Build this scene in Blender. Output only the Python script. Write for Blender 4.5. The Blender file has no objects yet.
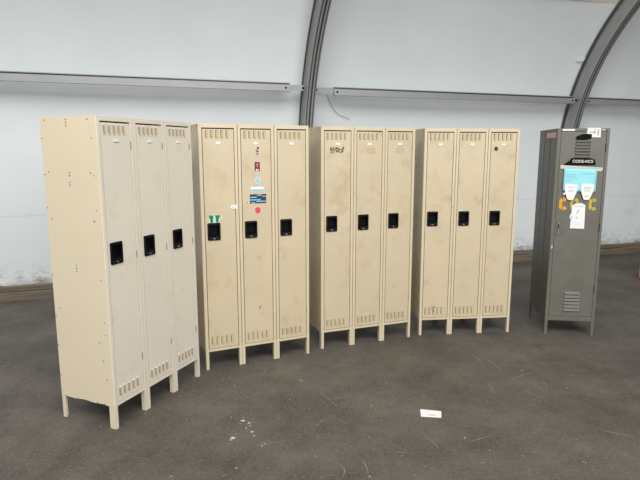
import bpy, bmesh, math, random
from mathutils import Vector, Matrix
PI = math.pi
R = math.radians
random.seed(7)
sc = bpy.context.scene
col = sc.collection

# ------------------------------------------------------------------ materials
def srgb(r, g, b):
    f = lambda c: (c/255/12.92) if c/255 <= .04045 else ((c/255+.055)/1.055)**2.4
    return (f(r), f(g), f(b), 1)

def mat(name, color, rough=.6, metal=0., var=0., scale=8., bump=0., bscale=60., dirt=None, dirt_scale=3., dirt_lo=.55, dirt_hi=.75, spec=.5, stretch=None):
    m = bpy.data.materials.new(name); m.use_nodes = True
    nt = m.node_tree; N = nt.nodes; L = nt.links
    b = N['Principled BSDF']
    b.inputs['Roughness'].default_value = rough
    b.inputs['Metallic'].default_value = metal
    b.inputs['Specular IOR Level'].default_value = spec
    tc = N.new('ShaderNodeTexCoord'); vec = tc.outputs['Object']
    oi = N.new('ShaderNodeObjectInfo'); sc_ = N.new('ShaderNodeMath'); sc_.operation = 'MULTIPLY'; sc_.inputs[1].default_value = 37.
    L.new(oi.outputs['Random'], sc_.inputs[0]); ad = N.new('ShaderNodeVectorMath'); ad.operation = 'ADD'; L.new(vec, ad.inputs[0]); L.new(sc_.outputs[0], ad.inputs[1]); vec = ad.outputs[0]
    if stretch:
        mp = N.new('ShaderNodeMapping'); mp.inputs['Scale'].default_value = stretch
        L.new(vec, mp.inputs['Vector']); vec = mp.outputs['Vector']
    out = None
    rgb = N.new('ShaderNodeRGB'); rgb.outputs[0].default_value = color; out = rgb.outputs[0]
    if var:
        n = N.new('ShaderNodeTexNoise'); n.inputs['Scale'].default_value = scale; n.inputs['Detail'].default_value = 6
        L.new(vec, n.inputs['Vector'])
        r = N.new('ShaderNodeMapRange'); r.inputs['From Min'].default_value = .3; r.inputs['From Max'].default_value = .7
        r.inputs['To Min'].default_value = 1-var; r.inputs['To Max'].default_value = 1+var
        L.new(n.outputs['Fac'], r.inputs['Value'])
        mx = N.new('ShaderNodeVectorMath'); mx.operation = 'SCALE'
        L.new(out, mx.inputs[0]); L.new(r.outputs[0], mx.inputs['Scale']); out = mx.outputs[0]
    if dirt:
        n = N.new('ShaderNodeTexNoise'); n.inputs['Scale'].default_value = dirt_scale; n.inputs['Detail'].default_value = 8; n.inputs['Roughness'].default_value = .65
        L.new(vec, n.inputs['Vector'])
        r = N.new('ShaderNodeMapRange'); r.inputs['From Min'].default_value = dirt_lo; r.inputs['From Max'].default_value = dirt_hi
        L.new(n.outputs['Fac'], r.inputs['Value'])
        mx = N.new('ShaderNodeMix'); mx.data_type = 'RGBA'
        L.new(r.outputs[0], mx.inputs['Factor']); L.new(out, mx.inputs['A']); mx.inputs['B'].default_value = dirt; out = mx.outputs['Result']
    L.new(out, b.inputs['Base Color'])
    if bump:
        n = N.new('ShaderNodeTexNoise'); n.inputs['Scale'].default_value = bscale; n.inputs['Detail'].default_value = 4
        L.new(vec, n.inputs['Vector'])
        bp = N.new('ShaderNodeBump'); bp.inputs['Strength'].default_value = bump; bp.inputs['Distance'].default_value = .01
        L.new(n.outputs['Fac'], bp.inputs['Height']); L.new(bp.outputs[0], b.inputs['Normal'])
    return m

M = {}
M['beige'] = mat('beige_paint', srgb(204,189,159), .42, var=.035, scale=3, dirt=srgb(182,160,128), dirt_scale=5, dirt_lo=.53, dirt_hi=.80, bump=.03, bscale=9)
M['beige_frame'] = mat('beige_frame_paint', srgb(211,197,168), .42, var=.03, scale=6, dirt=srgb(160,135,105), dirt_scale=22, dirt_lo=.62, dirt_hi=.80)
M['cream'] = mat('cream_side', srgb(232,219,191), .27, var=.02, scale=2.5, bump=.02, bscale=5)
M['pale'] = mat('pale_grey_beige_front', srgb(226,219,204), .45, var=.03, scale=3, dirt=srgb(208,199,182), dirt_scale=6, dirt_lo=.55, dirt_hi=.8)
M['pale_frame'] = mat('pale_grey_beige_frame', srgb(226,218,202), .45, var=.03, scale=6, dirt=srgb(178,164,143), dirt_scale=22, dirt_lo=.62, dirt_hi=.8)
M['gap'] = mat('louver_slot_painted_shade', srgb(150,132,104), .8)  # darker face colour standing in for the shade in a louver slot
M['shade_sheet'] = mat('locker_shade_dark_sheet', srgb(105,92,72), .7)  # sheet colour darkened to deepen shade behind, under and within the banks
M['rivet'] = mat('rivet_steel', srgb(95,85,72), .5, metal=.5)
M['hinge'] = mat('painted_hinge', srgb(150,132,106), .5)
M['black'] = mat('black_plastic', srgb(12,14,19), .4, spec=.25)
M['black_deep'] = mat('black_recess', srgb(8,8,10), .7, spec=.15)
M['chrome'] = mat('chrome', srgb(200,200,198), .25, metal=.9)
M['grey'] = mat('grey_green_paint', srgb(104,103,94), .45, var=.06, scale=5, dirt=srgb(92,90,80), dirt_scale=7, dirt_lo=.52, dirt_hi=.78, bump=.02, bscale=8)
M['grey_shaded'] = mat('grey_green_side_shaded', srgb(92,90,81), .45, var=.06, scale=5)  # darker copy of the grey paint: side shade put into the colour
M['white'] = mat('white_paper', srgb(235,237,238), .7)
M['white_dim'] = mat('off_white_card', srgb(205,200,190), .6)
M['ink'] = mat('black_ink', srgb(25,25,27), .6)
M['ink_soft'] = mat('faded_ink', srgb(150,148,150), .7)
M['cyan'] = mat('pale_blue_paper', srgb(150,222,232), .7, var=.03, scale=10)
M['yellow'] = mat('yellow_stencil_paint', srgb(222,160,30), .6, var=.1, scale=30)
M['olive'] = mat('worn_yellow_paint', srgb(190,168,50), .6, var=.2, scale=40)
M['pinkred'] = mat('pink_red_sticker', srgb(222,70,85), .5, var=.1, scale=80)
M['darkred'] = mat('dark_red_sticker', srgb(85,22,28), .4)
M['pink'] = mat('pink_sticker', srgb(205,120,150), .5)
M['blue'] = mat('dark_blue_sticker', srgb(28,48,84), .4)
M['skyblue'] = mat('sky_blue_ink', srgb(90,190,215), .5)
M['ltblue'] = mat('light_blue_sticker', srgb(175,210,225), .5)
M['green'] = mat('green_sticker', srgb(18,120,72), .45, var=.15, scale=60)
M['mint'] = mat('mint_sticker', srgb(190,225,200), .5)
M['tan'] = mat('tape_residue', srgb(194,177,143), .7, var=.04, scale=30)
M['scrap'] = mat('torn_sticker_residue', srgb(104,88,66), .7, var=.4, scale=90)
M['rednote'] = mat('faded_red_sticker', srgb(150,95,95), .6)
M['alu'] = mat('aluminium', srgb(150,151,149), .5, metal=.35, var=.05, scale=9)
M['alu_light'] = mat('aluminium_rail', srgb(156,158,159), .5, metal=.3, var=.03, scale=5)
M['alu_groove_shade'] = mat('aluminium_groove_shade', srgb(88,90,91), .5, metal=.4)  # darker copy of the metal: groove shadow put into the colour
M['timber'] = mat('weathered_sill_timber', srgb(124,114,99), .85, var=.15, scale=2, dirt=srgb(92,81,69), dirt_scale=3, dirt_lo=.45, dirt_hi=.7, stretch=(1,1,14))
M['sill_gap_shade'] = mat('sill_painted_shadow_gap', srgb(60,52,44), .9)  # shadow between the sill timbers, put in as a dark colour
M['orange'] = mat('orange_brown_paint', srgb(165,104,76), .6, var=.15, scale=12)
M['roof'] = mat('beige_roof_fabric', srgb(222,214,202), .7)
M['splat'] = mat('pale_paint_spot', srgb(190,190,182), .8, var=.2, scale=60)
M['scratch'] = mat('pale_scratch', srgb(140,137,130), .8)
M['scuff'] = mat('faint_floor_scuff', srgb(128,125,118), .8)
M['stain'] = mat('dark_floor_stain', srgb(66,58,52), .8)
M['wire'] = mat('grey_wire', srgb(150,152,152), .6)

# wall fabric: soft white with its own dirt along the foot
def fabric():
    m = bpy.data.materials.new('white_tent_fabric'); m.use_nodes = True
    nt = m.node_tree; N = nt.nodes; L = nt.links; b = N['Principled BSDF']
    b.inputs['Roughness'].default_value = .55
    tc = N.new('ShaderNodeTexCoord'); sep = N.new('ShaderNodeSeparateXYZ'); L.new(tc.outputs['Object'], sep.inputs[0])
    def noise(scale, detail, st=None, rough=.6):
        n = N.new('ShaderNodeTexNoise'); n.inputs['Scale'].default_value = scale; n.inputs['Detail'].default_value = detail; n.inputs['Roughness'].default_value = rough
        if st:
            mp = N.new('ShaderNodeMapping'); mp.inputs['Scale'].default_value = st
            L.new(tc.outputs['Object'], mp.inputs['Vector']); L.new(mp.outputs[0], n.inputs['Vector'])
        else: L.new(tc.outputs['Object'], n.inputs['Vector'])
        return n.outputs['Fac']
    def rng(v, a, b_, c=0, d=1):
        r = N.new('ShaderNodeMapRange'); r.inputs['From Min'].default_value = a; r.inputs['From Max'].default_value = b_
        r.inputs['To Min'].default_value = c; r.inputs['To Max'].default_value = d; L.new(v, r.inputs['Value']); return r.outputs[0]
    def mul(a, b_):
        x = N.new('ShaderNodeMath'); x.operation = 'MULTIPLY'; L.new(a, x.inputs[0])
        if isinstance(b_, float): x.inputs[1].default_value = b_
        else: L.new(b_, x.inputs[1])
        return x.outputs[0]
    def mix(f, a, c):
        x = N.new('ShaderNodeMix'); x.data_type = 'RGBA'; L.new(f, x.inputs['Factor'])
        if isinstance(a, tuple): x.inputs['A'].default_value = a
        else: L.new(a, x.inputs['A'])
        x.inputs['B'].default_value = c; return x.outputs['Result']
    c = mix(rng(noise(.9, 4), .35, .7), srgb(227,234,237), srgb(234,240,242))
    # splash dirt low on the fabric
    low = rng(sep.outputs['Z'], .18, .50, 1, 0)
    c = mix(mul(mul(rng(noise(9, 9, (1, 1, 2.2), .8), .50, .64), low), .85), c, srgb(120,116,108))
    vlow = rng(sep.outputs['Z'], .17, .27, 1, 0)
    c = mix(mul(mul(rng(noise(3, 6, (1, 1, 1)), .34, .6), vlow), .9), c, srgb(105,97,86))
    mid = rng(sep.outputs['Z'], .6, 1.25, 1, 0)
    c = mix(mul(mul(rng(noise(2.6, 5), .58, .72), mid), .4), c, srgb(165,165,160))
    # faint weld seam running along the fabric
    sm = N.new('ShaderNodeMath'); sm.operation = 'COMPARE'; L.new(sep.outputs['Z'], sm.inputs[0]); sm.inputs[1].default_value = 1.01; sm.inputs[2].default_value = .006
    c = mix(mul(sm.outputs[0], .2), c, srgb(150,152,152))
    L.new(c, b.inputs['Base Color'])
    n = noise(1.2, 3, (1, 1, .6)); bp = N.new('ShaderNodeBump'); bp.inputs['Strength'].default_value = .25; bp.inputs['Distance'].default_value = .06
    L.new(n, bp.inputs['Height']); L.new(bp.outputs[0], b.inputs['Normal'])
    return m
M['fabric'] = fabric()

def asphalt():
    m = bpy.data.materials.new('dark_asphalt_floor'); m.use_nodes = True
    nt = m.node_tree; N = nt.nodes; L = nt.links; b = N['Principled BSDF']
    tc = N.new('ShaderNodeTexCoord')
    def noise(scale, detail, rough=.6, st=None, dist=0):
        n = N.new('ShaderNodeTexNoise'); n.inputs['Scale'].default_value = scale; n.inputs['Detail'].default_value = detail; n.inputs['Roughness'].default_value = rough; n.inputs['Distortion'].default_value = dist
        if st:
            mp = N.new('ShaderNodeMapping'); mp.inputs['Scale'].default_value = st[:3]; mp.inputs['Rotation'].default_value = (0,0,st[3])
            L.new(tc.outputs['Object'], mp.inputs['Vector']); L.new(mp.outputs[0], n.inputs['Vector'])
        else: L.new(tc.outputs['Object'], n.inputs['Vector'])
        return n.outputs['Fac']
    def rng(v, a, b_, c=0, d=1):
        r = N.new('ShaderNodeMapRange'); r.inputs['From Min'].default_value = a; r.inputs['From Max'].default_value = b_
        r.inputs['To Min'].default_value = c; r.inputs['To Max'].default_value = d; L.new(v, r.inputs['Value']); return r.outputs[0]
    def mix(f, a, c):
        x = N.new('ShaderNodeMix'); x.data_type = 'RGBA'; L.new(f, x.inputs['Factor'])
        if isinstance(a, tuple): x.inputs['A'].default_value = a
        else: L.new(a, x.inputs['A'])
        x.inputs['B'].default_value = c; return x.outputs['Result']
    c = mix(rng(noise(1.6, 10, .74), .36, .64), srgb(76,71,65), srgb(102,97,89))
    c = mix(rng(noise(2.9, 8, .7), .55, .70, 0, .6), c, srgb(66,59,53))
    c = mix(rng(noise(48, 4, .75), .52, .80, 0, .6), c, srgb(140,136,128))
    c = mix(rng(noise(34, 4, .75), .22, .46, .5, 0), c, srgb(45,42,40))
    c = mix(rng(noise(24, 3, .6), .68, .74, 0, .8), c, srgb(160,156,148))
    # faint scratchy streaks in two directions
    c = mix(rng(noise(9, 6, .7, (.35, 5, 1, .6), .6), .665, .71, 0, .45), c, srgb(140,135,127))
    c = mix(rng(noise(8, 6, .7, (4.5, .4, 1, .35), .8), .67, .71, 0, .4), c, srgb(135,130,123))
    L.new(c, b.inputs['Base Color'])
    L.new(rng(noise(1.5, 5), .3, .7, .55, .78), b.inputs['Roughness'])
    b.inputs['Specular IOR Level'].default_value = .35
    bp = N.new('ShaderNodeBump'); bp.inputs['Strength'].default_value = .35; bp.inputs['Distance'].default_value = .004
    L.new(noise(120, 4), bp.inputs['Height']); L.new(bp.outputs[0], b.inputs['Normal'])
    return m
M['floor'] = asphalt()

# ------------------------------------------------------------------ mesh helpers
class MB:
    def __init__(s): s.bm = bmesh.new(); s.mats = []
    def mi(s, m):
        if m not in s.mats: s.mats.append(m)
        return s.mats.index(m)
    def box(s, x0, x1, y0, y1, z0, z1, m):
        k = s.mi(m)
        v = [s.bm.verts.new((x, y, z)) for x in (x0, x1) for y in (y0, y1) for z in (z0, z1)]
        for f in ((0,1,3,2),(4,6,7,5),(0,4,5,1),(2,3,7,6),(0,2,6,4),(1,5,7,3)):
            s.bm.faces.new([v[i] for i in f]).material_index = k
        return s
    def prism(s, pts, d, m, origin=(0,0,0), ax=(1,0,0), ay=(0,0,1), back=True):
        """outline pts in the plane (ax, ay), extruded by vector d"""
        k = s.mi(m); o = Vector(origin); ax = Vector(ax); ay = Vector(ay); d = Vector(d)
        a = [s.bm.verts.new(o+ax*p[0]+ay*p[1]) for p in pts]; b = [s.bm.verts.new(o+ax*p[0]+ay*p[1]+d) for p in pts]
        n = len(pts)
        s.bm.faces.new(a).material_index = k; s.bm.faces.new(b[::-1]).material_index = k
        for i in range(n):
            s.bm.faces.new([a[i], b[i], b[(i+1)%n], a[(i+1)%n]]).material_index = k
        return s
    def cyl(s, c, axis, r, h, m, n=12, r2=None):
        c = Vector(c); ax = Vector(axis).normalized(); u = ax.orthogonal().normalized(); w = ax.cross(u)
        k = s.mi(m); r2 = r if r2 is None else r2
        a = [s.bm.verts.new(c+(u*math.cos(t)+w*math.sin(t))*r) for t in [2*PI*i/n for i in range(n)]]
        b = [s.bm.verts.new(c+ax*h+(u*math.cos(t)+w*math.sin(t))*r2) for t in [2*PI*i/n for i in range(n)]]
        s.bm.faces.new(a[::-1]).material_index = k; s.bm.faces.new(b).material_index = k
        for i in range(n): s.bm.faces.new([a[i], a[(i+1)%n], b[(i+1)%n], b[i]]).material_index = k
        return s
    def quadface(s, pts, m):
        s.bm.faces.new([s.bm.verts.new(p) for p in pts]).material_index = s.mi(m); return s
    def mesh(s, name, smooth=False):
        bmesh.ops.recalc_face_normals(s.bm, faces=s.bm.faces[:])
        me = bpy.data.meshes.new(name); s.bm.to_mesh(me); s.bm.free()
        for m in s.mats: me.materials.append(m)
        if smooth:
            for p in me.polygons: p.use_smooth = True
        return me

def link(name, me, parent=None, loc=None, rot=None, label=None):
    o = bpy.data.objects.new(name, me); col.objects.link(o)
    if parent: o.parent = parent
    if loc: o.location = loc
    if rot: o.rotation_euler = rot
    if label: o['label'] = label
    return o
def bevel(o, w, seg=2):
    b = o.modifiers.new('bevel', 'BEVEL'); b.width = w; b.segments = seg; b.limit_method = 'ANGLE'; b.angle_limit = R(40); return o
def struct(o, kind='structure'): o['kind'] = kind; return o
def thing(name, label, cat, loc, rz=0, group=None):
    o = bpy.data.objects.new(name, None); col.objects.link(o); o.location = loc; o.rotation_euler = (0,0,rz)
    o.empty_display_size = .1; o['label'] = label; o['category'] = cat
    if group: o['group'] = group
    return o
def rrect(x0, x1, z0, z1, r, n=4):
    P = []
    for cx, cz, a0 in ((x1-r, z1-r, 0), (x0+r, z1-r, 90), (x0+r, z0+r, 180), (x1-r, z0+r, 270)):
        for i in range(n+1):
            a = R(a0+90*i/n); P.append((cx+r*math.cos(a), cz+r*math.sin(a)))
    return P
def ellipse(cx, cz, rx, rz, n=20, wob=0):
    return [(cx+rx*(1+wob*math.sin(5*t+1))*math.cos(t), cz+rz*(1+wob*math.sin(5*t+1))*math.sin(t)) for t in [2*PI*i/n for i in range(n)]]
def text_mesh(body, size, depth, m, shear=0, bold=0):
    cu = bpy.data.curves.new('lettering', 'FONT'); cu.body = body; cu.size = size; cu.extrude = depth; cu.shear = shear; cu.offset = bold
    cu.align_x = 'CENTER'; cu.align_y = 'CENTER'
    o = bpy.data.objects.new('lettering', cu); col.objects.link(o)
    bpy.context.view_layer.update()
    me = bpy.data.meshes.new_from_object(o.evaluated_get(bpy.context.evaluated_depsgraph_get()))
    bpy.data.objects.remove(o); me.materials.clear(); me.materials.append(m); return me

# ------------------------------------------------------------------ locker banks
W1 = .3048; D = .457; H = 1.975; ZB = .150
def louver(mb, x0, w, z0, z1, y, paint):
    """one pressed slot: flush at its right, standing proud at its left, where a darker face paints the shade of the slot"""
    h = .007; e = .006
    k = mb.mi(paint); g = mb.mi(M['gap'])
    A = [mb.bm.verts.new(p) for p in ((x0, y, z0+e), (x0, y, z1-e), (x0+w*.25, y-h, z0+e), (x0+w*.25, y-h, z1-e), (x0+w, y, z0), (x0+w, y, z1), (x0, y, z0), (x0, y, z1))]
    for f, mi_ in (((0,2,3,1), g), ((2,4,5,3), k), ((6,4,2,0), k), ((1,3,5,7), k)):
        mb.bm.faces.new([A[i] for i in f]).material_index = mi_
def door_mesh(paint):
    mb = MB(); x0, x1, z0, z1 = .0305, .2750, .1745, 1.936; y0, y1 = .003, .014
    hx0, hx1, hz0, hz1 = .057, .139, 1.082, 1.197
    mb.box(x0, hx0, y0, y1, z0, z1, paint).box(hx1, x1, y0, y1, z0, z1, paint)
    mb.box(hx0, hx1, y0, y1, z0, hz0, paint).box(hx0, hx1, y0, y1, hz1, z1, paint)
    for i in range(5):
        louver(mb, .050+i*.040, .027, 1.866, 1.928, y0, paint)
        louver(mb, .050+i*.040, .027, .203, .272, y0, paint)
    return mb.mesh('door')
def handle_mesh():
    mb = MB(); y = .003; B = M['black']
    o = rrect(.047, .149, 1.069, 1.208, .010); i = rrect(.058, .138, 1.096, 1.192, .006)
    k = mb.mi(B)
    of = [mb.bm.verts.new((p[0], y-.007, p[1])) for p in o]; ob = [mb.bm.verts.new((p[0]+(.0015 if p[0]<.098 else -.0015)*-1, y-.0002, p[1])) for p in o]
    inf = [mb.bm.verts.new((p[0], y-.007, p[1])) for p in i]; inb = [mb.bm.verts.new((p[0], y+.028, p[1])) for p in i]
    n = len(o)
    for a in range(n):
        b = (a+1) % n
        for q in ((of[a], of[b], inf[b], inf[a]), (of[a], ob[a], ob[b], of[b]), (inf[a], inf[b], inb[b], inb[a])):
            mb.bm.faces.new(q).material_index = k
    mb.bm.faces.new(inb).material_index = mb.mi(M['black_deep'])
    mb.prism(ellipse(.098, 1.083, .010, .004), (0, -.0012, 0), M['chrome'], (0, -.0036, 0))
    mb.box(.065, .131, -.0046, -.0036, 1.0915, 1.0925, M['rivet'])
    return mb.mesh('handle')
def latch_mesh():                       # lifting latch at the foot of the recess with its small bright badge
    mb = MB(); B = M['black']
    mb.prism([(-.003, 1.097), (-.008, 1.098), (-.009, 1.103), (.004, 1.110), (.016, 1.110), (.016, 1.097)], (.066, 0, 0), B, (.065, .003, 0), (0,1,0), (0,0,1))
    return mb.mesh('latch')
def hinge_mesh():
    mb = MB()
    mb.cyl((.2785, .0008, -.024), (0,0,1), .0024, .048, M['hinge'], 8)
    mb.box(.276, .281, .001, .004, -.022, .022, M['hinge'])
    return mb.mesh('hinge')
def card_mesh():
    mb = MB(); mb.box(.133, .170, -.0005, .0028, 1.823, 1.838, M['white']); mb.box(.131, .172, -.0002, .0029, 1.820, 1.823, M['chrome'])
    return mb.mesh('name_card')
def leg_mesh(paint, kind, dp=.048, side=None):
    """steel angle legs: 'L', 'R' end legs, 'M' a pair back to back"""
    mb = MB(); t = .003
    def L(x, sgn):
        mb.box(min(x, x+sgn*.024), max(x, x+sgn*.024), 0, t, 0, ZB+.02, paint)
        mb.box(min(x, x+sgn*t), max(x, x+sgn*t), t, dp, 0, ZB+.02, side or paint)
        e = x+sgn*.024; mb.box(min(e, e-sgn*t), max(e, e-sgn*t), t, .034 if dp > .04 else .018, 0, ZB+.0005, side or paint)
    if kind == 'L': L(0, 1)
    elif kind == 'R': L(0, -1)
    else: L(.001, 1); L(-.001, -1)
    mb.box(-.001 if kind == 'M' else 0, .001 if kind == 'M' else .0001, .004, dp-.001, ZB, ZB+.02, paint)
    return mb.mesh('leg')
RIV = [(.414,1.955),(.240,1.955),(.240,1.935),(.240,1.917),(.07,1.953),(.449,1.845),(.044,1.844),(.413,1.639),(.449,1.622),(.241,1.638),(.241,1.619),(.242,1.579),(.242,1.561),(.069,1.637),(.044,1.621),(.449,1.415),(.042,1.413),(.414,1.346),(.066,1.345),(.449,.98),(.449,.706),(.237,1.06),(.237,1.039),(.237,1.019),(.042,.98),(.038,.706),(.037,.625),(.09,.57),(.07,.451),(.449,.506),(.408,.761),(.421,.158),(.31,.158),(.141,.158),(.083,.158),(.045,.33),(.449,.30)]
def side_mesh(paint, s, dent=False):
    """s=-1: left side (x=0) ; s=1: right side"""
    mb = MB(); X = 0 if s < 0 else 3*W1
    n = 16
    k = mb.mi(paint)
    # panel with a slightly bent lower edge
    def zb(i): return ZB + (.006*math.sin(PI*i/n*1.0)+.003*math.sin(5*PI*i/n) if dent else 0)
    for xo in (X, X-s*.0012):
        pass
    a = [mb.bm.verts.new((X, .0505+(D-.0505)*i/n, zb(i))) for i in range(n+1)]; b = [mb.bm.verts.new((X, .0505+(D-.0505)*i/n, H)) for i in range(n+1)]
    c = [mb.bm.verts.new((X-s*.0015, .0505+(D-.0505)*i/n, zb(i))) for i in range(n+1)]; d = [mb.bm.verts.new((X-s*.0015, .0505+(D-.0505)*i/n, H)) for i in range(n+1)]
    for i in range(n):
        for q in ((a[i],a[i+1],b[i+1],b[i]),(c[i],c[i+1],d[i+1],d[i]),(a[i],a[i+1],c[i+1],c[i]),(b[i],b[i+1],d[i+1],d[i])):
            mb.bm.faces.new(q).material_index = k
    mb.bm.faces.new((a[0],b[0],d[0],c[0])).material_index = k; mb.bm.faces.new((a[n],b[n],d[n],c[n])).material_index = k
    mb.box(min(X+s*.0012, X-s*.0015), max(X+s*.0012, X-s*.0015), .0035, .0500, ZB, H, paint)     # front angle lapping over the panel
    for y, z in RIV:
        if (y, z) == (.414,1.955) or True:
            mb.cyl((X-s*.0005, y, z), (s,0,0), .0042, .0033, M['rivet'], 8, .003)
    return mb.mesh('side_panel')
def body_mesh(paint):
    mb = MB(); e = .002
    mb.box(e, 3*W1-e, .0305, D-.001, H-.003, H-.0002, paint)          # top
    mb.box(e, 3*W1-e, .0305, D-.001, ZB+.004, ZB+.007, M['shade_sheet'])         # bottom, darkened to deepen the shade under the bank
    mb.box(e, 3*W1-e, D-.004, D-.001, ZB+.007, H-.003, M['shade_sheet'])   # back, darkened to cut bounce light between banks
    for i in (1, 2): mb.box(W1*i-.001, W1*i+.001, .0305, D-.004, ZB+.007, H-.003, M['shade_sheet'])
    for i in range(3): mb.box(W1*i+.003, W1*i+W1-.003, .035, D-.005, 1.62, 1.624, M['shade_sheet'])    # hat shelves
    return mb.mesh('body')
def frame_mesh(paint):
    mb = MB()
    for i in range(3):
        a = W1*i+(.0022 if i else .0002); b = W1*(i+1)-(.0022 if i < 2 else .0002)
        mb.box(a, W1*i+.0252, 0, .028, ZB, H, paint); mb.box(W1*(i+1)-.0252, b, 0, .028, ZB, H, paint)
        mb.box(W1*i+.0252, W1*(i+1)-.0252, 0.0003, .030, 1.9445, H, paint); mb.box(W1*i+.0252, W1*(i+1)-.0252, 0.0003, .030, ZB, .170, paint)
        mb.cyl((W1*i+.012 if i else .012, -.0012, 1.962), (0,1,0), .003, .003, M['rivet'], 8)
    return mb.mesh('front_frame')

cache = {}
def cached(key, fn):
    if key not in cache: cache[key] = fn()
    return cache[key]
def make_bank(label, X, Y, T, fp, dp, sp, group='banks of three tall lockers standing in a curved row', dent=False):
    t = thing('locker_bank', label, 'lockers', (X, Y, 0), T, group)
    n = fp.name
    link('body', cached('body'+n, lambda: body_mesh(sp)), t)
    link('side_panel', cached('sl'+n, lambda: side_mesh(sp, -1, dent)), t); link('side_panel', cached('sr'+n, lambda: side_mesh(sp, 1)), t)
    bevel(link('front_frame', cached('fr'+n, lambda: frame_mesh(fp)), t), .0012, 1)
    doors = []
    for i in range(3):
        d = link('door', cached('d'+n, lambda: door_mesh(dp)), t, (W1*i, 0, 0))
        link('handle', cached('h', handle_mesh), d, label='black plastic handle recess'); link('latch', cached('latch', latch_mesh), d)
        link('name_card', cached('card', card_mesh), d, label='small white name card')
        for z in (1.80, 1.10, .40): link('hinge', cached('hinge', hinge_mesh), d, (0, 0, z))
        doors.append(d)
    for i in range(4):
        kd = 'L' if i == 0 else 'R' if i == 3 else 'M'
        x = {0: .0008, 3: 3*W1-.0008}.get(i, W1*i)
        link('leg', cached('lg'+kd+n, lambda: leg_mesh(fp, kd, .048, sp)), t, (x, -.0006, 0))
        # back legs: the same angle turned round
        kb = {'L':'R','R':'L','M':'M'}[kd]
        link('leg', cached('lb'+kb+n, lambda: leg_mesh(fp, kb, .030, sp)), t, (x, D-.0012, 0), (0,0,PI))
    return t, doors

PALE = (M['pale_frame'], M['pale'], M['cream']); BEI = (M['beige_frame'], M['beige'], M['beige'])  # first bank has its own tones: pale front, cream side
b1, d1 = make_bank('pale bank of three tall lockers showing its cream riveted side, leftmost and nearest', -1.3094, 3.2311, R(67.2), *PALE, dent=True)
b2, d2 = make_bank('beige bank of three tall lockers with colourful stickers and a green footprints sticker', -.9267, 4.1878, R(24.47), *BEI)
b3, d3 = make_bank('beige bank of three tall lockers with torn dark sticker scraps on its left door', .0115, 4.6705, R(20.76), *BEI)
b4, d4 = make_bank('beige bank of three tall lockers with round black lock high on right door', .9619, 5.0433, R(6.29), *BEI)

# ---- stickers (children of the doors they are stuck on; door-local x)
YF = .003
def decal(name, parent, shapes, label, y=YF):
    mb = MB()
    for j, (pts, m, lay) in enumerate(shapes):
        mb.prism(pts, (0, -.0006, 0), m, (0, y-.0001-.0006*lay, 0))
    return link(name, mb.mesh(name), parent, label=label)
rc = lambda x0, x1, z0, z1: [(x0, z0), (x1, z0), (x1, z1), (x0, z1)]
dm = d2[1]; o = W1
cx = .467-o
decal('sticker', dm, [(rrect(cx-.021, cx+.021, 1.735, 1.803, .008), M['white_dim'], 0), (ellipse(cx+.006, 1.792, .010, .008), M['ink'], 1), (ellipse(cx-.001, 1.772, .014, .012), M['pink'], 1), (ellipse(cx+.002, 1.764, .009, .006), M['darkred'], 2),
    ([(cx-.002,1.752),(cx+.004,1.752),(cx-.010,1.737),(cx-.016,1.740)], M['ink'], 1), ([(cx-.003,1.752),(cx+.004,1.753),(cx+.017,1.741),(cx+.011,1.738)], M['ink'], 1)], 'small figure sticker in pink, white and black')
cx = .4645-o
decal('sticker', dm, [(rrect(cx-.0245, cx+.0245, 1.606, 1.683, .003), M['white_dim'], 0), (rc(cx-.022, cx+.022, 1.609, 1.681), M['darkred'], 1), (ellipse(cx, 1.655, .011, .018), M['pinkred'], 2), (ellipse(cx+.002, 1.662, .005, .006), M['pink'], 3), (rc(cx-.012, cx-.002, 1.612, 1.627), M['white'], 2), (rc(cx+.001, cx+.011, 1.612, 1.624), M['white'], 2)], 'dark red rectangular sticker')
decal('sticker', dm, [(ellipse(cx, 1.532, .026, .028), M['white_dim'], 0), (ellipse(cx, 1.532, .022, .024), M['ltblue'], 1), (ellipse(cx+.001, 1.530, .008, .011), M['skyblue'], 2)], 'round light blue sticker')
decal('sticker', dm, [(rc(.408-o, .516-o, 1.448, 1.482), M['white'], 0), (rc(.410-o, .514-o, 1.451, 1.462), M['skyblue'], 1)], 'narrow white and cyan strip sticker')
decal('sticker', dm, [(rc(.394-o, .539-o, 1.346, 1.427), M['white_dim'], 0), (rc(.398-o, .536-o, 1.349, 1.424), M['blue'], 1), (rc(.400-o, .490-o, 1.372, 1.384), M['skyblue'], 2), (rc(.450-o, .534-o, 1.362, 1.368), M['ltblue'], 2),
    (rc(.404-o, .455-o, 1.396, 1.403), M['ltblue'], 2), (rc(.460-o, .500-o, 1.412, 1.419), M['ltblue'], 2), (rc(.505-o, .530-o, 1.402, 1.408), M['white_dim'], 2), (rc(.410-o, .440-o, 1.353, 1.357), M['white'], 2)], 'dark blue rectangular sticker with light stripes')
decal('sticker', dm, [(ellipse(.463-o, 1.293, .030, .034, 24, .02), M['white_dim'], 0), (ellipse(.463-o, 1.293, .024, .028, 24, .04), M['pinkred'], 1)], 'round pinkish red sticker')
def foot(cx, s):
    P = [(0,0),(.009,.001),(.014,.012),(.016,.030),(.024,.044),(.022,.055),(.010,.058),(-.004,.056),(-.010,.046),(-.006,.030),(-.007,.012)]
    return [(cx+s*p[0]*1.05, 1.208+p[1]*1.05) for p in (P if s > 0 else P[::-1])]
decal('footprint_sticker', d2[0], [(ellipse(.105, 1.240, .046, .038), M['mint'], 0), (foot(.086, -1), M['green'], 1), (foot(.122, 1), M['green'], 1), (ellipse(.096, 1.266, .004, .004), M['ink'], 1), (ellipse(.114, 1.266, .004, .004), M['ink'], 1)], 'pair of green footprints')
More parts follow.
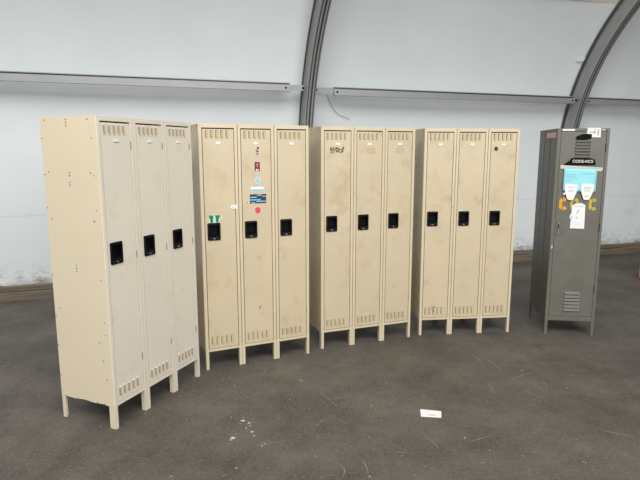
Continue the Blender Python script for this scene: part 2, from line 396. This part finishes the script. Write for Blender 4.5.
decal('label_strip', d2[0], [(rc(.158, .166, 1.243, 1.253), M['white'], 0), (rc(.176, .184, 1.243, 1.253), M['white_dim'], 0)], 'two tiny white labels')
decal('label_strip', d2[0], [(rrect(.236, .290, 1.314, 1.344, .004), M['white'], 0), (rc(.246, .282, 1.326, 1.330), M['ink_soft'], 1)], 'small white label across the door edge', y=-.002)
decal('scuff', dm, [([(.372-o,1.360),(.380-o,1.352),(.378-o,1.366)], M['scrap'], 0)], 'small brown scuff')
decal('scuff', dm, [([(.455-o,.470),(.462-o,.462),(.480-o,.484),(.476-o,.490),(.462-o,.474)], M['scrap'], 0)], 'short dark scratch')
rng_ = random.Random(3)
shp = []
for cx, w in ((.103, .020), (.146, .020), (.190, .022)):
    for k in range(7):
        x = cx+rng_.uniform(-w, w)*.8; z = 1.776+rng_.uniform(-.02, .02); a = rng_.uniform(0, PI); l = rng_.uniform(.010, .022); q = rng_.uniform(.004, .008)
        shp.append(([(x+l*math.cos(a), z+l*math.sin(a)), (x-q*math.sin(a), z+q*math.cos(a)), (x-l*math.cos(a), z-l*math.sin(a)), (x+q*math.sin(a), z-q*math.cos(a))], M['scrap'], k % 3))
decal('sticker_residue', d3[0], shp, 'dark torn scraps of old stickers')
decal('tape_mark', d3[1], [([(.425-o,1.746),(.515-o,1.744),(.518-o,1.790),(.500-o,1.803),(.424-o,1.801)], M['tan'], 0)], 'tan tape mark')
decal('tape_mark', d3[2], [([(.721-2*o,1.752),(.804-2*o,1.749),(.806-2*o,1.800),(.735-2*o,1.806),(.720-2*o,1.790)], M['tan'], 0)], 'tan tape mark')
decal('tape_mark', d3[2], [(rc(.712-2*o, .768-2*o, .502, .507), M['tan'], 0), (rc(.712-2*o, .768-2*o, .540, .546), M['tan'], 0), (rc(.715-2*o, .745-2*o, .518, .530), M['tan'], 0)], 'faint label mark')
decal('label_strip', d4[1], [(rc(.055, .075, 1.209, 1.219), M['white'], 0)], 'tiny white label above the handle')
mb = MB(); mb.cyl((.080, .003, 1.790), (0,-1,0), .0195, .006, M['black'], 20, .017); mb.cyl((.080, -.003, 1.790), (0,-1,0), .0105, .003, M['rivet'], 16); mb.box(.079, .081, -.0066, -.0058, 1.784, 1.796, M['black_deep'])
link('key_lock', mb.mesh('key_lock'), d4[2], label='round black key lock')
decal('scuff', d4[0], [([(.125,.262),(.130,.270),(.150,.282),(.146,.288),(.128,.276)], M['scrap'], 0), ([(.135,.232),(.142,.240),(.140,.256),(.133,.246)], M['scrap'], 0)], 'dark scuff over the lower slots', y=-.005)

# ------------------------------------------------------------------ single grey-green locker
GW, GD = .458, .575
g = thing('metal_locker', 'single grey metal locker with yellow stencil letters and papers, standing alone at right', 'locker', (2.1978, 5.0864, 0), R(-6.73))
mb = MB(); G = M['grey']; GS = M['grey_shaded']
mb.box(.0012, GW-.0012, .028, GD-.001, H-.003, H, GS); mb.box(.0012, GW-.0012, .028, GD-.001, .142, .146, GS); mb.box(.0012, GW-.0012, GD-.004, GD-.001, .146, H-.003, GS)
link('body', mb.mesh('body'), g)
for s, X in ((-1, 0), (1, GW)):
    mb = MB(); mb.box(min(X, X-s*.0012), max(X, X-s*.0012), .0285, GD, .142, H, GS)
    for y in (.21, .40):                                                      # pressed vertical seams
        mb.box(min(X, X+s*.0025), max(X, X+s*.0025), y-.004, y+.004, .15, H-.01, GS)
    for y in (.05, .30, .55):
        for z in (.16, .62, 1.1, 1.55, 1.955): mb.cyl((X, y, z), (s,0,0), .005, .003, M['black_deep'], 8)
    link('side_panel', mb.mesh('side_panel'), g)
mb = MB()
mb.box(0, .031, 0, .028, .140, H, G); mb.box(GW-.026, GW, 0, .028, .140, H, G); mb.box(.031, GW-.026, .0003, .028, 1.951, H, G); mb.box(.031, GW-.026, .0003, .028, .140, .184, G)
bevel(link('front_frame', mb.mesh('front_frame'), g), .002, 2)
mb = MB(); mb.box(.034, .429, .002, .016, .188, 1.947, G)
def hlouver(mb, x0, x1, z, h, y, paint):
    k = mb.mi(paint); gk = mb.mi(M['black_deep']); d = .016; e = .008
    A = [mb.bm.verts.new(p) for p in ((x0, y, z), (x1, y, z), (x0+e, y-d, z+.002), (x1-e, y-d, z+.002), (x0, y, z+h), (x1, y, z+h))]
    for f, m_ in (((0,1,3,2), gk), ((2,3,5,4), k), ((0,2,4), k), ((1,5,3), k)): mb.bm.faces.new([A[i] for i in f]).material_index = m_  # lower face black: slot shade painted on, the door behind is closed
for i in range(6): hlouver(mb, .163, .300, 1.708+i*.0285, .022, .002, G)
for i in range(6): hlouver(mb, .158, .308, .240+i*.033, .026, .002, G)
gd = link('door', mb.mesh('door'), g)
def foil(name, shapes, label, y=.002):
    return decal(name, gd, shapes, label, y)
# black painted-out blobs and stencilled word
foil('black_paint_patch', [([(.158,1.885),(.172,1.905),(.215,1.922),(.262,1.926),(.300,1.922),(.300,1.888),(.285,1.878),(.235,1.868),(.175,1.872)], M['black_deep'], 0)], 'black painted oval patch above the vents', y=-.004)
foil('black_tape', [([(.078,1.640),(.350,1.640),(.352,1.665),(.338,1.695),(.310,1.703),(.135,1.705),(.122,1.680),(.082,1.655)], M['black_deep'], 0)], 'black strip with white lettering', y=-.004)
link('lettering', text_mesh('CODE-NCS', .036, .0006, M['white_dim'], bold=.0010), gd, (.237, -.0062, 1.674), (PI/2, R(.5), 0), 'white lettering on black')
# sign plate with blue sheet
mb = MB(); mb.prism([(.044,1.640),(.418,1.618),(.420,1.600),(.405,1.584),(.044,1.607)], (0,-.006,0), M['white_dim'], (0,.002,0)); mb.box(.05,.40,-.0055,-.0043,1.6125,1.6145,M['ink_soft'])
link('clip_strip', mb.mesh('clip_strip'), gd, label='off white plastic strip')
mb = MB()
nx = 10; k = mb.mi(M['cyan'])
rows = []
for j in range(9):
    z = 1.612-.212*j/8; rows.append([mb.bm.verts.new((.078+.292*i/nx+.004*j/8*0, -.0060-.004*math.sin(i*.9+j*.35)*j/8-.003, z+(-.01*i/nx))) for i in range(nx+1)])
for j in range(8):
    for i in range(nx): mb.bm.faces.new((rows[j][i], rows[j][i+1], rows[j+1][i+1], rows[j+1][i])).material_index = k
s_ = link('paper_sheet', mb.mesh('paper_sheet', True), gd, label='pale blue sheet of paper')
so = s_.modifiers.new('thickness', 'SOLIDIFY'); so.thickness = .0008
mb = MB()
for (x0, x1, z) in ((.10,.19,1.555),(.10,.17,1.54),(.10,.20,1.525),(.23,.34,1.565),(.10,.15,1.50)): mb.box(x0, x1, -.0150, -.0142, z, z+.003, M['ltblue'])
link('print_line', mb.mesh('print_line'), gd)
def tag(cx, topz, label, lines):
    P = [(cx-.056, topz), (cx+.056, topz-.004), (cx+.058, topz-.055), (cx+.046, topz-.095), (cx+.028, topz-.142), (cx+.015, topz-.152), (cx-.018, topz-.150), (cx-.030, topz-.138), (cx-.046, topz-.090), (cx-.056, topz-.060)]
    mb = MB(); mb.prism(P, (0,-.0015,0), M['white'], (0,-.0150,0))
    for (a, b, dz) in lines: mb.box(cx+a, cx+b, -.0172, -.0164, topz-dz, topz-dz+.003, M['ink_soft'])
    link('hanging_tag', mb.mesh('hanging_tag'), gd, label=label)
tag(.148, 1.468, 'left white shield-shaped tag', ((-.03,.03,.035),(-.028,.028,.062),(-.02,.02,.075)))
tag(.292, 1.470, 'right white shield-shaped tag', ((-.03,.035,.035),(-.035,.035,.045),(-.03,.03,.060),(-.025,.028,.070),(-.02,.02,.115),(-.02,.01,.122)))
foil('tag_corner', [([(.092,1.385),(.080,1.370),(.096,1.362),(.108,1.395)], M['white'], 0)], 'torn white paper corner', y=-.013)
def letterC(cx, cz, w, h, t, m, gap=.35):
    n = 18; P = []
    for i in range(n+1):
        a = gap*PI/1.6 + (2*PI-2*gap*PI/1.6)*i/n
        c, s = math.cos(a), math.sin(a); q = 3.2
        r = (abs(c)**q+abs(s)**q)**(-1/q); P.append((cx+w*r*c, cz+h*r*s, c, s, r))
    mb = MB(); k = mb.mi(m); out = []
    for (x, z, c, s, r) in P: out.append(((x, z), (cx+(w-t)*r*c, cz+(h-t*1.15)*r*s)))
    for i in range(n):
        if i in (4, 13): continue                     # stencil bridges
        quad = [out[i][0], out[i+1][0], out[i+1][1], out[i][1]]
        mb.prism(quad, (0,-.0006,0), m, (0,.0019,0))
    return mb
link('stencil_letter', letterC(.095, 1.279, .039, .058, .028, M['yellow']).mesh('stencil_letter'), gd, label='yellow stencil C')
link('stencil_letter', letterC(.194, 1.279, .037, .057, .023, M['olive'], 0.02).mesh('stencil_letter'), gd, label='yellow stencil O partly covered by paper')
link('stencil_letter', letterC(.360, 1.276, .038, .055, .025, M['olive']).mesh('stencil_letter'), gd, label='worn yellow stencil C')
mb = MB(); mb.prism([(.172,1.262),(.205,1.282),(.255,1.288),(.292,1.270),(.296,1.045),(.168,1.048),(.170,1.130),(.158,1.145),(.160,1.175),(.172,1.190)], (0,-.0015,0), M['white'], (0,-.002,0))
mb.box(.185,.285,-.0045,-.0033,1.255,1.258,M['ink_soft']); mb.prism([(.218,1.185),(.224,1.185),(.238,1.225),(.230,1.228)], (0,-.001,0), M['ink_soft'], (0,-.0036,0))
mb.prism(ellipse(.222,1.150,.010,.010), (0,-.001,0), M['white_dim'], (0,-.0036,0)); mb.box(.19,.27,-.0045,-.0036,1.08,1.083,M['white_dim']); mb.box(.19,.27,-.0045,-.0036,1.10,1.103,M['white_dim'])
mb.prism([(.165,1.135),(.178,1.165),(.183,1.160),(.172,1.132)], (0,-.001,0), M['ink_soft'], (0,-.0036,0))
link('paper_note', mb.mesh('paper_note'), gd, label='white paper note')
mb = MB(); mb.box(.050,.074,-.001,.002,.975,1.110,G); mb.cyl((.064,.002,1.095),(0,-1,0),.008,.012,M['chrome'],12); mb.box(.058,.068,-.012,.002,.985,1.040,M['chrome']); mb.box(.060,.066,-.0125,-.0115,1.045,1.085,M['black_deep'])
bevel(link('handle', mb.mesh('handle'), gd, label='small chrome latch handle'), .001, 1)
for z in (1.80, 1.055, .46):
    mb = MB(); mb.cyl((.4315,.000,z-.035),(0,0,1),.004,.07,M['black'],8); link('hinge', mb.mesh('hinge'), gd)
mb = MB(); mb.prism([(.262,1.980),(.376,1.977),(.378,1.893),(.252,1.897)], (0,-.001,0), M['white'], (0,-.0005,0))
mb.box(.278,.325,-.0026,-.0014,1.938,1.944,M['ink']); mb.prism([(.320,1.950),(.320,1.932),(.334,1.941)], (0,-.001,0), M['ink'], (0,-.0014,0))
for x, z, w, h in ((.318,1.958,.016,.008),(.318,1.922,.010,.008),(.346,1.953,.018,.010),(.344,1.932,.020,.013),(.348,1.914,.010,.014)): mb.box(x, x+w, -.0026, -.0014, z, z+h, M['ink_soft'])
mb.box(.350,.358,-.0026,-.0014,1.912,1.925,M['ink'])
link('paper_sign', mb.mesh('paper_sign'), g, label='white paper sign with a black arrow')
mb = MB(); mb.box(.041,.150,-.0012,.0001,1.953,1.969,M['white']); link('label_strip', mb.mesh('label_strip'), g, label='white label strip on the top rail')
mb = MB()
for x in (.388, .404): mb.box(x, x+.009, -.0012, .0001, 1.953, 1.968, M['white_dim'])
link('label_strip', mb.mesh('label_strip'), g, label='two small pale marks on the top rail')
mb = MB(); mb.box(-.0030,-.0001,.030,.340,1.878,1.964,M['rednote']); mb.box(-.0042,-.003,.036,.325,1.893,1.940,M['white_dim'])
for k, y in enumerate((.07,.12,.18,.24,.29)): mb.box(-.005,-.004,y,y+.012,1.900,1.932,M['ink_soft'])
link('inventory_sticker', mb.mesh('inventory_sticker'), g, label='faded red and white sticker')
mb = MB(); mb.box(.012,.022,-.002,.0005,.850,.880,M['white_dim']); link('latch_plate', mb.mesh('latch_plate'), g)
def gleg():
    mb = MB(); mb.box(0,.026,0,.003,0,.16,G); mb.box(0,.003,.003,.028,0,.16,G); return mb.mesh('leg')
gl = gleg()
mb = MB(); mb.box(-.026,0,0,.003,0,.16,G); mb.box(-.003,0,.003,.028,0,.16,G); gr_ = mb.mesh('leg')
link('leg', gl, g, (.0002,-.0006,0)); link('leg', gr_, g, (GW-.0002,-.0006,0)); link('leg', gr_, g, (0.0002,GD+.0006,0), (0,0,PI)); link('leg', gl, g, (GW-.0002,GD+.0006,0), (0,0,PI))

# ------------------------------------------------------------------ the hall: wall frame coords (s along wall, b inward, z)
ANG = R(18.792); T = Vector((math.cos(ANG), math.sin(ANG), 0)); Nn = Vector((math.sin(ANG), -math.cos(ANG), 0)); B0 = Vector((0, 7.5148, 0))
def wp(s, b, z): return B0+T*s+Nn*b+Vector((0,0,z))
Z0, RR = 1.50, 3.20; OFF = -.04; SL = R(45.6)
def prof(n=20):
    """fabric centre line (inset, z, direction angle from vertical) foot to beyond the eave"""
    P = [(OFF, .10, 0), (OFF, .6, 0), (OFF, 1.15, 0)]
    for i in range(n+1):
        a = SL*i/n; P.append((OFF+RR*(1-math.cos(a)), Z0+RR*math.sin(a), a))
    return P
PR = prof()
S0, S1 = -9.0, 14.0
# wall fabric with gentle panel billow between arches
mb = MB(); k = mb.mi(M['fabric']); grid = []
NS = 160
for i in range(NS+1):
    s = S0+(S1-S0)*i/NS
    ph = ((s+.25) % 4.35)/4.35
    bil = .03*math.sin(PI*ph)
    grid.append([mb.bm.verts.new(wp(s, b-bil*math.cos(a)*min(1, z/1.5), z+bil*math.sin(a))) for b, z, a in PR])
for i in range(NS):
    for j in range(len(PR)-1): mb.bm.faces.new((grid[i][j], grid[i+1][j], grid[i+1][j+1], grid[i][j+1])).material_index = k
me = mb.mesh('wall', True); w = struct(link('wall_back', me)); so = w.modifiers.new('thickness', 'SOLIDIFY'); so.thickness = .004; so.offset = 0; so.use_rim = False
# roof slope beyond the eave
b_, z_, a_ = PR[-1]; mb = MB(); k = mb.mi(M['roof']); LEN = 3.2
v = [mb.bm.verts.new(wp(s, b_+q*math.sin(a_), z_+.003+q*math.cos(a_))) for s in (S0, S1) for q in (0, LEN)]
mb.bm.faces.new((v[0], v[1], v[3], v[2])).material_index = k
w = struct(link('ceiling', mb.mesh('ceiling'))); so = w.modifiers.new('thickness', 'SOLIDIFY'); so.thickness = .004; so.offset = 0

def arch(s, name):
    """bent aluminium rib: grooved outer flange, flat web, ridged inner face; one swept profile"""
    sec = [(-.050,.004,'d'),(-.062,.004,'a'),(-.062,.016,'d'),(-.046,.022,'d'),(-.046,.070,'d'),(-.062,.078,'a'),(-.062,.092,'a'),(-.052,.096,'a'),(-.052,.232,'a'),(-.060,.236,'l'),(-.060,.262,'l'),
           (-.046,.262,'d'),(-.046,.248,'d'),(-.034,.248,'d'),(-.034,.264,'l'),(-.012,.264,'d'),(-.012,.250,'d'),(.012,.250,'d'),(.012,.264,'l'),(.034,.264,'d'),(.034,.248,'d'),(.046,.248,'d'),(.046,.262,'l'),
           (.060,.262,'l'),(.060,.236,'a'),(.052,.232,'a'),(.052,.096,'a'),(.062,.092,'a'),(.062,.078,'d'),(.046,.070,'d'),(.046,.022,'d'),(.062,.016,'a'),(.062,.004,'a'),(.050,.004,'d')]
    mm = {'a': M['alu'], 'l': M['alu_light'], 'd': M['alu_groove_shade']}
    path = [(OFF, 0, 0)] + [p for p in PR[2:]] + [(PR[-1][0]+LEN*math.sin(SL), PR[-1][1]+LEN*math.cos(SL), SL)]
    mb = MB(); rings = []
    for (b, z, a) in path:
        rings.append([mb.bm.verts.new(wp(s+q[0], b+q[1]*math.cos(a)+.004, z-q[1]*math.sin(a))) for q in sec])
    n = len(sec)
    for r in range(len(rings)-1):
        for i in range(n):
            f = mb.bm.faces.new((rings[r][i], rings[r][(i+1)%n], rings[r+1][(i+1)%n], rings[r+1][i])); f.material_index = mb.mi(mm[sec[i][2]])
    mb.bm.faces.new(rings[0]); mb.bm.faces.new(rings[-1][::-1])
    o = struct(link(name, mb.mesh(name))); o['label'] = 'grey aluminium arch rib of the fabric hall'
    return o
SA, SB = -.25, 4.10
A1 = arch(SA, 'trim_1'); A2 = arch(SB, 'trim_2')
def rail(s0, s1, name, z0, z1, caps=(False, False)):
    """horizontal grooved rail running between two ribs"""
    sec = [(0,0,'l'),(0,.078,'d'),(-.012,.080,'d'),(-.012,.092,'d'),(.004,.094,'l'),(.004,.104,'l'),(-.052,.104,'l'),(-.052,0,'l')]
    mm = {'l': M['alu_light'], 'd': M['alu_groove_shade']}
    mb = MB(); rings = []
    for s, z in ((s0, z0), (s1, z1)):
        rings.append([mb.bm.verts.new(wp(s, .345+q[0], z-.052+q[1])) for q in sec])
    n = len(sec)
    for i in range(n): mb.bm.faces.new((rings[0][i], rings[0][(i+1)%n], rings[1][(i+1)%n], rings[1][i])).material_index = mb.mi(mm[sec[i][2]])
    mb.bm.faces.new(rings[0]); mb.bm.faces.new(rings[1][::-1])
    return struct(link(name, mb.mesh(name)))
ZL, ZR = 2.568, 2.540
g1 = .27
RL = rail(-8.9, SA-g1, 'trim_3', ZL, ZL); RM = rail(SA+g1+.06, SB-.12, 'trim_4', ZR, ZR); RX = rail(SB+.12, 13.9, 'trim_5', ZR, ZR)
def bracket(parent, s0, s1, z, bolts):
    k = 'plate'
    mb = MB()
    P = [wp(s, b, z+dz) for s in (s0, s1) for b in (.310, .318) for dz in (-.032, .034)]
    vs = [mb.bm.verts.new(p) for p in P]; kk = mb.mi(M['alu'])
    for f in ((0,1,3,2),(4,6,7,5),(0,4,5,1),(2,3,7,6),(0,2,6,4),(1,5,7,3)): mb.bm.faces.new([vs[i] for i in f]).material_index = kk
    br = link('bracket', mb.mesh('bracket'), parent)
    for s in bolts:
        mb = MB(); mb.cyl(wp(s, .318, z), Nn, .016, .010, M['black_deep'], 10); link('bolt', mb.mesh('bolt'), br)
bracket(RL, SA-g1-.02, SA-.065, ZL-.004, (SA-.085,)); bracket(RM, SA+.065, SA+g1+.08, ZR+.006, (SA+.09,))
bracket(RM, SB-.14, SB-.055, ZR, (SB-.07,)); bracket(RX, SB+.055, SB+.14, ZR, (SB+.075,))
for rr, s, z in ((RL, SA-g1-.05, ZL), (RM, SA+g1+.10, ZR), (RM, SB-.16, ZR), (RX, SB+.16, ZR)):
    mb = MB(); mb.cyl(wp(s, .345, z-.012), Nn, .013, .006, M['black_deep'], 10); link('bolt', mb.mesh('bolt'), rr)
# rib joint plate on the front rib
mb = MB(); a = R(18.5)
vs = [mb.bm.verts.new(wp(SA+ds, .335+db, z)) for ds in (-.03, .045) for db in (-.012, .004) for z in (2.375, 2.455)]
for f in ((0,1,3,2),(4,6,7,5),(0,4,5,1),(2,3,7,6),(0,2,6,4),(1,5,7,3)): mb.bm.faces.new([vs[i] for i in f]).material_index = mb.mi(M['alu_light'])
link('joint_plate', mb.mesh('joint_plate'), A1)
# sill timbers at the wall foot
def sill(name, b0, b1, z0, z1, m, wob, seed):
    rg = random.Random(seed); mb = MB(); k = mb.mi(m); n = 90; rings = []
    for i in range(n+1):
        s = S0+(S1-S0)*i/n; w1, w2 = rg.uniform(-wob, wob), rg.uniform(-wob, wob)
        rings.append([mb.bm.verts.new(wp(s, b, z)) for b, z in ((b0, z0), (b1+w1, z0), (b1+w1*.5, z1-.012+w2), (b1-.012, z1+w2), (b0, z1+w2))])
    for i in range(n):
        for j in range(5): mb.bm.faces.new((rings[i][j], rings[i][(j+1)%5], rings[i+1][(j+1)%5], rings[i+1][j])).material_index = k
    mb.bm.faces.new(rings[0]); mb.bm.faces.new(rings[-1][::-1])
    return struct(link(name, mb.mesh(name)))
sill('baseboard_back', -.12, .012, -.005, .105, M['timber'], .004, 1); sill('trim_6', -.12, -.012, .114, .178, M['timber'], .005, 2)
sill('trim_7', -.12, -.03, .104, .115, M['sill_gap_shade'], 0, 3)  # strip filling the joint, its shadow painted in
# floor
mb = MB(); mb.box(-12, 16, -7, 13.5, -.2, 0, M['floor']); struct(link('floor', mb.mesh('floor')))

# loose draw wire on the fabric right of the front rib
from mathutils import geometry
pts = [(.05,2.52),(.10,2.42),(.18,2.31),(.27,2.24),(.38,2.23),(.42,2.20)]
cu = bpy.data.curves.new('wire', 'CURVE'); cu.dimensions = '3D'; cu.bevel_depth = .0028; cu.bevel_resolution = 2
sp = cu.splines.new('NURBS'); sp.points.add(len(pts)-1); sp.use_endpoint_u = True; sp.order_u = 4
def fab(z):
    return OFF+RR-math.sqrt(RR*RR-max(0, z-Z0)**2)
for p_, (s, z) in zip(sp.points, pts): q = wp(s, fab(z)+.012, z); p_.co = (q.x, q.y, q.z, 1)
cu.materials.append(M['wire'])
tmp = link('wire_curve', cu); bpy.context.view_layer.update(); wm = bpy.data.meshes.new_from_object(tmp.evaluated_get(bpy.context.evaluated_depsgraph_get())); bpy.data.objects.remove(tmp)
o_ = link('wire', wm); o_['label'] = 'thin grey wire hanging on the white wall right of the left rib'; o_['category'] = 'wire'
# tape patch on fabric by the far rib
mb = MB(); mb.prism([(-.09,0),(.04,.006),(.05,.055),(-.08,.05)], Nn*.002, M['white'], wp(SB-.11, fab(3.09)+.02, 3.09), T, Vector((0,0,1))+Nn*math.tan(R(30)))
o_ = link('tape_patch', mb.mesh('tape_patch'), w if False else bpy.data.objects['wall_back'], label='white repair tape patch')

# card lying on the floor
mb = MB()
P = [(.694,3.506),(.833,3.477),(.815,3.386),(.681,3.402)]
cx = sum(p[0] for p in P)/4; cy = sum(p[1] for p in P)/4
mb.prism([(p[0]-cx, p[1]-cy) for p in P], (0,0,.002), M['white'], (0,0,0), (1,0,0), (0,1,0))
e_ = Vector((.139,-.029,0)).normalized(); f_ = Vector((.02,.1,0)).normalized()
for u0, u1, vv in ((-.02,.03,-.015),(-.03,.035,-.027),(-.04,-.01,.02)):
    a0 = e_*u0+f_*vv; mb.prism([(0,0),(u1-u0,0),(u1-u0,.004),(0,.004)], (0,0,.0005), M['ink_soft'], (a0.x,a0.y,.0018), e_, f_)
o_ = link('paper_card', mb.mesh('paper_card'), None, (cx, cy, .0003)); o_['label'] = 'small white card lying flat on the open asphalt floor'; o_['category'] = 'paper'

# floor scuffs, paint spots and a stain: marks belonging to the floor
fl = bpy.data.objects['floor']
def unpix(x, y):
    f = 540.249; cp, sp_ = math.cos(R(9.279)), math.sin(R(9.279)); dx = (x-320)/f; dy = (y-240)/f
    d = (dx, cp-dy*sp_, -sp_-dy*cp); t = 1.7628/(-d[2]); return (d[0]*t, d[1]*t)
def streak(pts, wd, m, mb):
    k = mb.mi(m)
    for i in range(len(pts)-1):
        a = Vector(pts[i]); b = Vector(pts[i+1]); n = Vector((-(b-a).y, (b-a).x)).normalized()*wd
        w0 = 0 if i == 0 else 1; w1 = 0 if i == len(pts)-2 else 1
        q = [a+n*w0, a-n*w0, b-n*w1, b+n*w1] if w0 and w1 else ([a, b-n, b+n] if w1 else [a+n, a-n, b] if w0 else [a+n*.6, a-n*.6, b-n*.6, b+n*.6])
        mb.bm.faces.new([mb.bm.verts.new((p.x, p.y, .0012)) for p in q]).material_index = k
SCR = [[(320+x/2, 320+y/2) for x, y in q] for q in ([(545,215),(570,222),(605,230),(635,232)],[(378,122),(400,112),(437,100)],[(334,125),(342,135),(350,147)],[(290,245),(320,238),(352,228)],[(36,288),(50,300),(45,319)],[(80,275),(92,292),(98,312)],
       [(155,265),(178,266)],[(28,159),(58,152)],[(0,145),(35,172)],[(300,65),(318,80),(330,95)],[(330,75),(350,90),(365,105)],[(410,140),(440,155)],[(222,240),(236,256)],[(450,232),(472,238)],[(20,95),(60,88)])]+[[(0,372),(4,366),(14,364)],[(225,345),(240,338)],[(262,444),(285,441)]]
mb = MB()
for sgm in SCR: streak([unpix(*p) for p in sgm], .0028, M['scratch'], mb)
o_ = link('scratch_mark', mb.mesh('scratch_mark'), fl, label='pale scratches')
mb = MB(); rg = random.Random(11)
for k in range(260):
    x, y = rg.uniform(-3, 6.5), rg.uniform(2.0, 8.0); a = rg.choice((.9, 2.3, 2.6, .4))+rg.gauss(0, .3); l = rg.uniform(.04, .26); c = rg.gauss(0, .12)
    streak([(x+l*t*math.cos(a+c*t), y+l*t*math.sin(a+c*t)) for t in (0, .33, .66, 1)], rg.uniform(.0007, .0017), M['scuff'], mb)
link('scuff_mark', mb.mesh('scuff_mark'), fl, label='faint fine scuffs')
mb = MB(); rg = random.Random(5)
for (x, y, r) in ((243,421,.018),(249,423,.014),(246,428,.010),(252,432,.016),(250,426,.008),(233,438,.022),(231,440,.012),(254,436,.008),(240,424,.006),(236,434,.006),(265,444,.006),(290,400,.008),(302,381,.010),(262,446,.007),(300,380,.009),(465,438,.010),(285,395,.005),(230,378,.007),(459,389,.006),(322,421,.006),(567,388,.008),(243,418,.007)):
    c = unpix(x, y); n = 9; mb.bm.faces.new([mb.bm.verts.new((c[0]+r*rg.uniform(.4,1)*math.cos(2*PI*i/n)*1.1, c[1]+r*rg.uniform(.4,1)*math.sin(2*PI*i/n)*.9, .0014)) for i in range(n)]).material_index = mb.mi(M['splat'])
link('paint_spot', mb.mesh('paint_spot'), fl, label='pale paint spots')

# orange-brown crate just entering at the right edge
cr = thing('wooden_crate', 'orange-brown crate only partly seen at the right edge by the wall', 'crate', (unpix(638.4, 278.5)[0], unpix(638.4, 278.5)[1], 0), R(-34))
CW, CD, CH = .6, .5, .55
for i in range(4):
    for (x0, x1, y0, y1) in ((0, CW, 0, .018), (0, CW, CD-.018, CD), (0, .018, .0181, CD-.0181), (CW-.018, CW, .0181, CD-.0181)):
        mb = MB(); mb.box(x0, x1, y0, y1, .01+i*.13, .12+i*.13, M['orange']); bevel(link('slat', mb.mesh('slat'), cr), .002, 1)
for x in (.0185, CW-.0585):
    for y in (.0185, CD-.0585): mb = MB(); mb.box(x, x+.04, y, y+.04, 0, CH, M['orange']); link('corner_post', mb.mesh('corner_post'), cr)
mb = MB(); mb.box(.019, CW-.019, .019, CD-.019, .012, .024, M['orange']); link('crate_floor', mb.mesh('crate_floor'), cr)

# ------------------------------------------------------------------ light: open hall, broad daylight from the open side behind and right of the camera
wd = bpy.data.worlds.new('sky_light'); sc.world = wd; wd.use_nodes = True
bg = wd.node_tree.nodes['Background']; bg.inputs[0].default_value = (.86, .93, 1, 1); bg.inputs[1].default_value = .06
def area(name, loc, target, sx, sy, power, color):
    l = bpy.data.lights.new(name, 'AREA'); l.shape = 'RECTANGLE'; l.size = sx; l.size_y = sy; l.energy = power; l.color = color
    o = bpy.data.objects.new(name, l); col.objects.link(o); o.location = loc
    o.rotation_euler = (Vector(target)-Vector(loc)).to_track_quat('-Z', 'Y').to_euler(); return o
area('hall_opening_light', (5.4, -4.4, 3.8), (-.2, 4.6, 1.0), 8, 3.4, 500, (1, .985, .955))
area('roof_skylight', (-.3, -2.4, 8.0), (-.2, 4.6, 0), 11, 5, 1200, (1, .985, .96))

# ------------------------------------------------------------------ camera
cam = bpy.data.cameras.new('camera'); cam.lens = 540.249/640*36; cam.sensor_width = 36; cam.clip_end = 200
co = bpy.data.objects.new('camera', cam); col.objects.link(co); co.location = (0, 0, 1.7628); co.rotation_euler = (PI/2-R(9.279), R(.0), 0)
sc.camera = co
sc.view_settings.view_transform = 'Standard'; sc.view_settings.look = 'None'; sc.view_settings.gamma = 1; sc.view_settings.exposure = 0
sc.view_settings.use_curve_mapping = False
